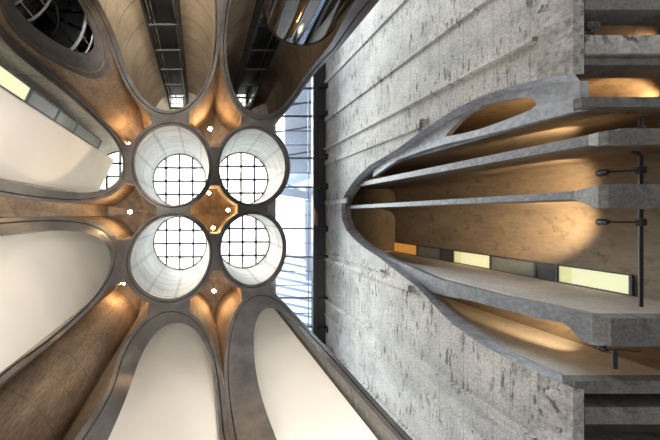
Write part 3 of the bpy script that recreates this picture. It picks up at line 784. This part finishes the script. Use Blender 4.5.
# beams right of the wall's lower edge
def beam(y0, y1, z0, z1, label, m='beam', x0=XW + 0.33, x1=21):
    bm = bmesh.new(); box(bm, x0, x1, y0, y1, z0, z1, bev=0.03); tag(link('concrete_beam', bm, m, origin=(x0, (y0 + y1) / 2, z0)), label, 'beam')
beam(-6.1, -5.45, ZL, ZL + 0.9, 'pale concrete beam second from the top at the right edge', 'pier')
beam(-5.43, -5.15, ZL + 0.15, ZL + 1.2, 'grey concrete beam just under the pale one, upper right')
beam(-8.2, -6.95, ZL, ZL + 0.9, 'dark concrete beam in the top right corner')
beam(6.5, 7.1, ZL, ZL + 0.8, 'grey concrete beam across the dark recess, lower right')
beam(7.9, 9.2, ZL, ZL + 0.8, 'concrete beam at the foot of the dark recess, lower right corner')
bm = bmesh.new()
random.seed(9)
for i in range(16):
    p = P3(random.uniform(587, 598), random.uniform(24, 33), 10.7); s = random.uniform(0.05, 0.13)
    bmesh.ops.create_icosphere(bm, subdivisions=1, radius=s, matrix=Matrix.Translation(p) @ Matrix.Diagonal((1, random.uniform(.6, 1.6), 1.4, 1)))
tag(link('broken_concrete', bm, 'cut', origin=P3(587, 40, 10.7)), 'rough broken concrete stubs beside the pale beam, upper right', 'rubble', None, 'stuff')

# window strip on the chamber's back wall
ws = empty('window_strip', (XB - 0.1, 2.9, 13), 'long strip of yellow, orange and grey windows in the big amber chamber', 'window')
hx = lambda px: XB * F / (px - PX) + H0
for a, b, m in ((394, 418, 'orange'), (418, 442, 'dark_glass'), (442, 454.5, 'vent'), (454.5, 492, 'yellow'), (492, 537, 'dark_glass'), (537, 557.5, 'vent'), (559, 633, 'yellow')):
    y0, y1 = XB * 0.139, XB * 0.186
    z1, z0 = hx(a) - 0.03, hx(b) + 0.03
    bm = bmesh.new()
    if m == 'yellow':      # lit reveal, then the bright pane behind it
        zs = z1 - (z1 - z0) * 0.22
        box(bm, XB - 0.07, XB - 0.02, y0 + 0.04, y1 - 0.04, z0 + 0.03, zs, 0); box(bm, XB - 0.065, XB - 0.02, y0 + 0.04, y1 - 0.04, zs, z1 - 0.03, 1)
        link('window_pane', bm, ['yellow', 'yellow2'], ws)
    elif m == 'vent':
        box(bm, XB - 0.06, XB - 0.02, y0 + 0.03, y1 - 0.03, z0, z1)
        for i in range(10):
            y = y0 + 0.06 + (y1 - y0 - 0.12) * i / 9; bar(bm, (XB - 0.075, y, z0 + 0.05), (XB - 0.075, y, z1 - 0.05), 0.03)
        link('vent_panel', bm, 'vent', ws)
    else:
        box(bm, XB - 0.06, XB - 0.02, y0 + 0.03, y1 - 0.03, z0 + 0.02, z1 - 0.02); link('window_pane', bm, m, ws)
bm = bmesh.new()
y0, y1 = XB * 0.139, XB * 0.186
for px in (394, 418, 442, 454.5, 492, 537, 558, 633): bar(bm, (XB - 0.07, y0, hx(px)), (XB - 0.07, y1, hx(px)), 0.09, 0.1)
for y in (y0, y1): bar(bm, (XB - 0.07, y, hx(394)), (XB - 0.07, y, hx(633)), 0.05, 0.1)
link('frame', bm, 'bluesteel', ws)

# spotlights on pipes
def spot(label, px, py, h, pole_y, aim, energy, curl=False, size=56):
    p = P3(px, py, h); hp = 10.6; X = P3(641, py, hp).x
    e = empty('spotlight', (X, p.y, hp + H0), label, 'lamp', 'amber spotlights in the right building')
    d = (Vector(aim) - p).normalized()
    bm = bmesh.new(); tube(bm, [p - d * 0.22, p - d * 0.05, p + d * 0.02, p + d * 0.2], [0.06, 0.12, 0.09, 0.13], 14); hd_ = link('lamp_head', bm, 'steel', e, smooth=35)
    bm = bmesh.new(); bmesh.ops.create_uvsphere(bm, u_segments=12, v_segments=6, radius=0.09, matrix=Matrix.Translation(p + d * 0.14)); link('lens', bm, 'bulb', hd_, smooth=60)
    bm = bmesh.new(); tube(bm, [p - d * 0.1, (X, p.y, hp + H0)], 0.028, 8); link('arm', bm, 'steel', e, smooth=60)
    if pole_y:
        bm = bmesh.new(); pts = [(X, pole_y[0], hp + H0), (X, pole_y[1], hp + H0)]
        if curl: pts = [(X - 0.35, pole_y[0] - 0.02, hp + H0), (X - 0.12, pole_y[0] + 0.0, hp + H0), (X, pole_y[0] + 0.14, hp + H0), (X, pole_y[1], hp + H0)]
        tube(bm, pts, 0.055, 10); link('pole', bm, 'steel', e, smooth=50)
        bm = bmesh.new(); box(bm, X - 0.09, X + 0.09, p.y - 0.12, p.y + 0.12, hp + H0 - 0.09, hp + H0 + 0.09, bev=0.02); link('clamp', bm, 'steel', e)
    L = light('spot_glow', 'SPOT', p + d * 0.28, energy * 4.2, (1.0, 0.70, 0.38), e, shadow_soft_size=0.08, spot_size=math.radians(size), spot_blend=0.7)
    L.rotation_euler = d.to_track_quat('-Z', 'Y').to_euler()
spot('amber spotlight on a pipe in the biggest chamber above the windows', 604, 222, 11.2, (-0.2, 3.15), (17.6, 0.3, 18.6), 900)
spot('amber spotlight on a curled pipe between the two thin fins', 604, 172.5, 11.2, (-2.15, -0.98), (17.6, -1.5, 18.6), 500, True)
spot('amber spotlight above the upper thin fin, topmost of the four', 603, 134, 11.2, (-3.3, -2.75), (16.8, -3.2, 19), 400)
spot('amber spotlight under the grey ledge, lowest of the four', 602, 348, 10.9, None, (17.4, 4.6, 18.8), 600)
bm = bmesh.new(); q = P3(615, 352, 10.3); tube(bm, [(q.x, q.y - 0.05, q.z), (q.x, q.y + 0.55, q.z)], 0.07, 10)
tag(link('steel_post', bm, 'steel', origin=q), 'short black post joining the two ledges at lower right', 'post')
for (px, py, h, aim, en, lb) in ((640, 90, 11.5, (16.5, -5.0, 19), 120, 'amber spotlight in the upper right chamber between beams'), (640, 28, 11.5, (16.5, -7.0, 17), 90, 'amber spotlight in the topmost right chamber behind the pale beam'),
                                (556, 112, 12.7, (16.5, -4.3, 20), 160, 'amber spotlight hidden behind the eye-shaped opening')):
    p = P3(px, py, h); p.x += 1.2
    e = empty('spotlight', p, lb, 'lamp', 'amber spotlights in the right building'); d = (Vector(aim) - p).normalized()
    bm = bmesh.new(); tube(bm, [p - d * 0.22, p - d * 0.05, p + d * 0.15], [0.06, 0.1, 0.12], 12); hd_ = link('lamp_head', bm, 'steel', e, smooth=35)
    L = light('spot_glow', 'SPOT', p + d * 0.2, en * 3, (1.0, 0.62, 0.28), e, shadow_soft_size=0.1, spot_size=math.radians(110), spot_blend=0.8)
    L.rotation_euler = d.to_track_quat('-Z', 'Y').to_euler()

# ------------------------------------------------------------------ unseen uplights added on the floor to brighten the white walls and shafts
def uplight(k, d0, aim_z, energy, label, color=(1, 0.93, 0.83), off=0.0):
    c, n, s = chord(k, off); p2 = (c - n * d0) * U; z = 1.2
    ang = math.atan2(n.y, n.x)
    e = empty('added_uplight', (p2.x, p2.y, 0), label, 'lamp', 'added uplights at the foot of the silos')
    bm = bmesh.new(); bar(bm, (p2.x - s.x * 1.3, p2.y - s.y * 1.3, z - 0.14), (p2.x + s.x * 1.3, p2.y + s.y * 1.3, z - 0.14), 0.36, 0.16); link('housing', bm, 'steel', e)
    for q in (-1, 1):
        bm = bmesh.new(); bar(bm, (p2.x + s.x * q, p2.y + s.y * q, 0), (p2.x + s.x * q, p2.y + s.y * q, z - 0.2), 0.06); link('leg', bm, 'steel', e)
    L = light('fill_glow', 'AREA', (p2.x, p2.y, z), energy, color, e, shape='RECTANGLE', size=2.5, size_y=0.3, spread=math.radians(48))
    d = (Vector((c.x * U, c.y * U, aim_z)) - Vector((p2.x, p2.y, z)))
    L.rotation_euler = d.to_track_quat('-Z', 'Y').to_euler()
uplight('LL', 45, 22, 330, 'wall washer added out of view below the lower left white wall')
uplight('LU', 45, 22, 300, 'wall washer added out of view below the upper left white wall')
uplight('B', 45, 22, 240, 'wall washer added out of view below the bottom centre white wall')
uplight('B2', 45, 22, 430, 'wall washer added out of view below the bright white wall', (1, 0.96, 0.88))
uplight('T', 40, 26, 700, 'wall washer added out of view below the left lift shaft', (1, 0.9, 0.74), 20)
uplight('T2', 50, 26, 1500, 'wall washer added out of view below the right lift shaft', (1, 0.9, 0.74), 20)

# ------------------------------------------------------------------ floor
bm = bmesh.new(); box(bm, -22, 26, -26, 24, -0.2, 0)
tag(link('floor', bm, 'floor'), None, None, None, 'structure')

# ------------------------------------------------------------------ daylight
w = bpy.data.worlds.new('sky'); sc.world = w; w.use_nodes = True
N = w.node_tree.nodes; L = w.node_tree.links; bg = N['Background']
tc = N.new('ShaderNodeTexCoord'); sp = N.new('ShaderNodeSeparateXYZ'); L.new(tc.outputs['Generated'], sp.inputs[0])
r = ramp(N, [(0.0, (0.06, 0.06, 0.06)), (0.48, (0.2, 0.2, 0.21)), (0.52, (0.5, 0.51, 0.53)), (0.7, (0.5, 0.53, 0.58)), (0.85, (0.68, 0.74, 0.82)), (1.0, (0.7, 0.76, 0.84))])
mr = N.new('ShaderNodeMapRange'); mr.inputs['From Min'].default_value = -1; L.new(sp.outputs['Z'], mr.inputs['Value'])
L.new(mr.outputs[0], r.inputs[0]); L.new(r.outputs[0], bg.inputs[0]); bg.inputs[1].default_value = 4.6

# hazy sun, high and behind the silo roof, slanting down through the glass strip
L_ = light('sun', 'SUN', (0, -10, 60), 44.0, (1.0, 0.85, 0.60), None, angle=math.radians(28))
L_.rotation_euler = Vector((0.27, 0.22, -1.0)).to_track_quat('-Z', 'Y').to_euler()

# ------------------------------------------------------------------ camera: straight up, with a shift lens
cam = bpy.data.cameras.new('camera'); co = bpy.data.objects.new('camera', cam); COL.objects.link(co)
cam.sensor_width = 36; cam.lens = F / 660 * 36; cam.clip_end = 300
cam.shift_x = (330 - PX) / 660; cam.shift_y = -(220 - PY) / 660
# looking along +Z, picture right = +X, picture down = +Y
co.matrix_world = Matrix(((1, 0, 0, 0), (0, -1, 0, 0), (0, 0, -1, H0), (0, 0, 0, 1)))
sc.camera = co
sc.view_settings.view_transform = 'Standard'; sc.view_settings.look = 'None'; sc.view_settings.gamma = 1
sc.view_settings.exposure = 0.3
sc.cycles.max_bounces = 8; sc.cycles.transparent_max_bounces = 12; sc.cycles.diffuse_bounces = 5
sc.cycles.use_denoising = True
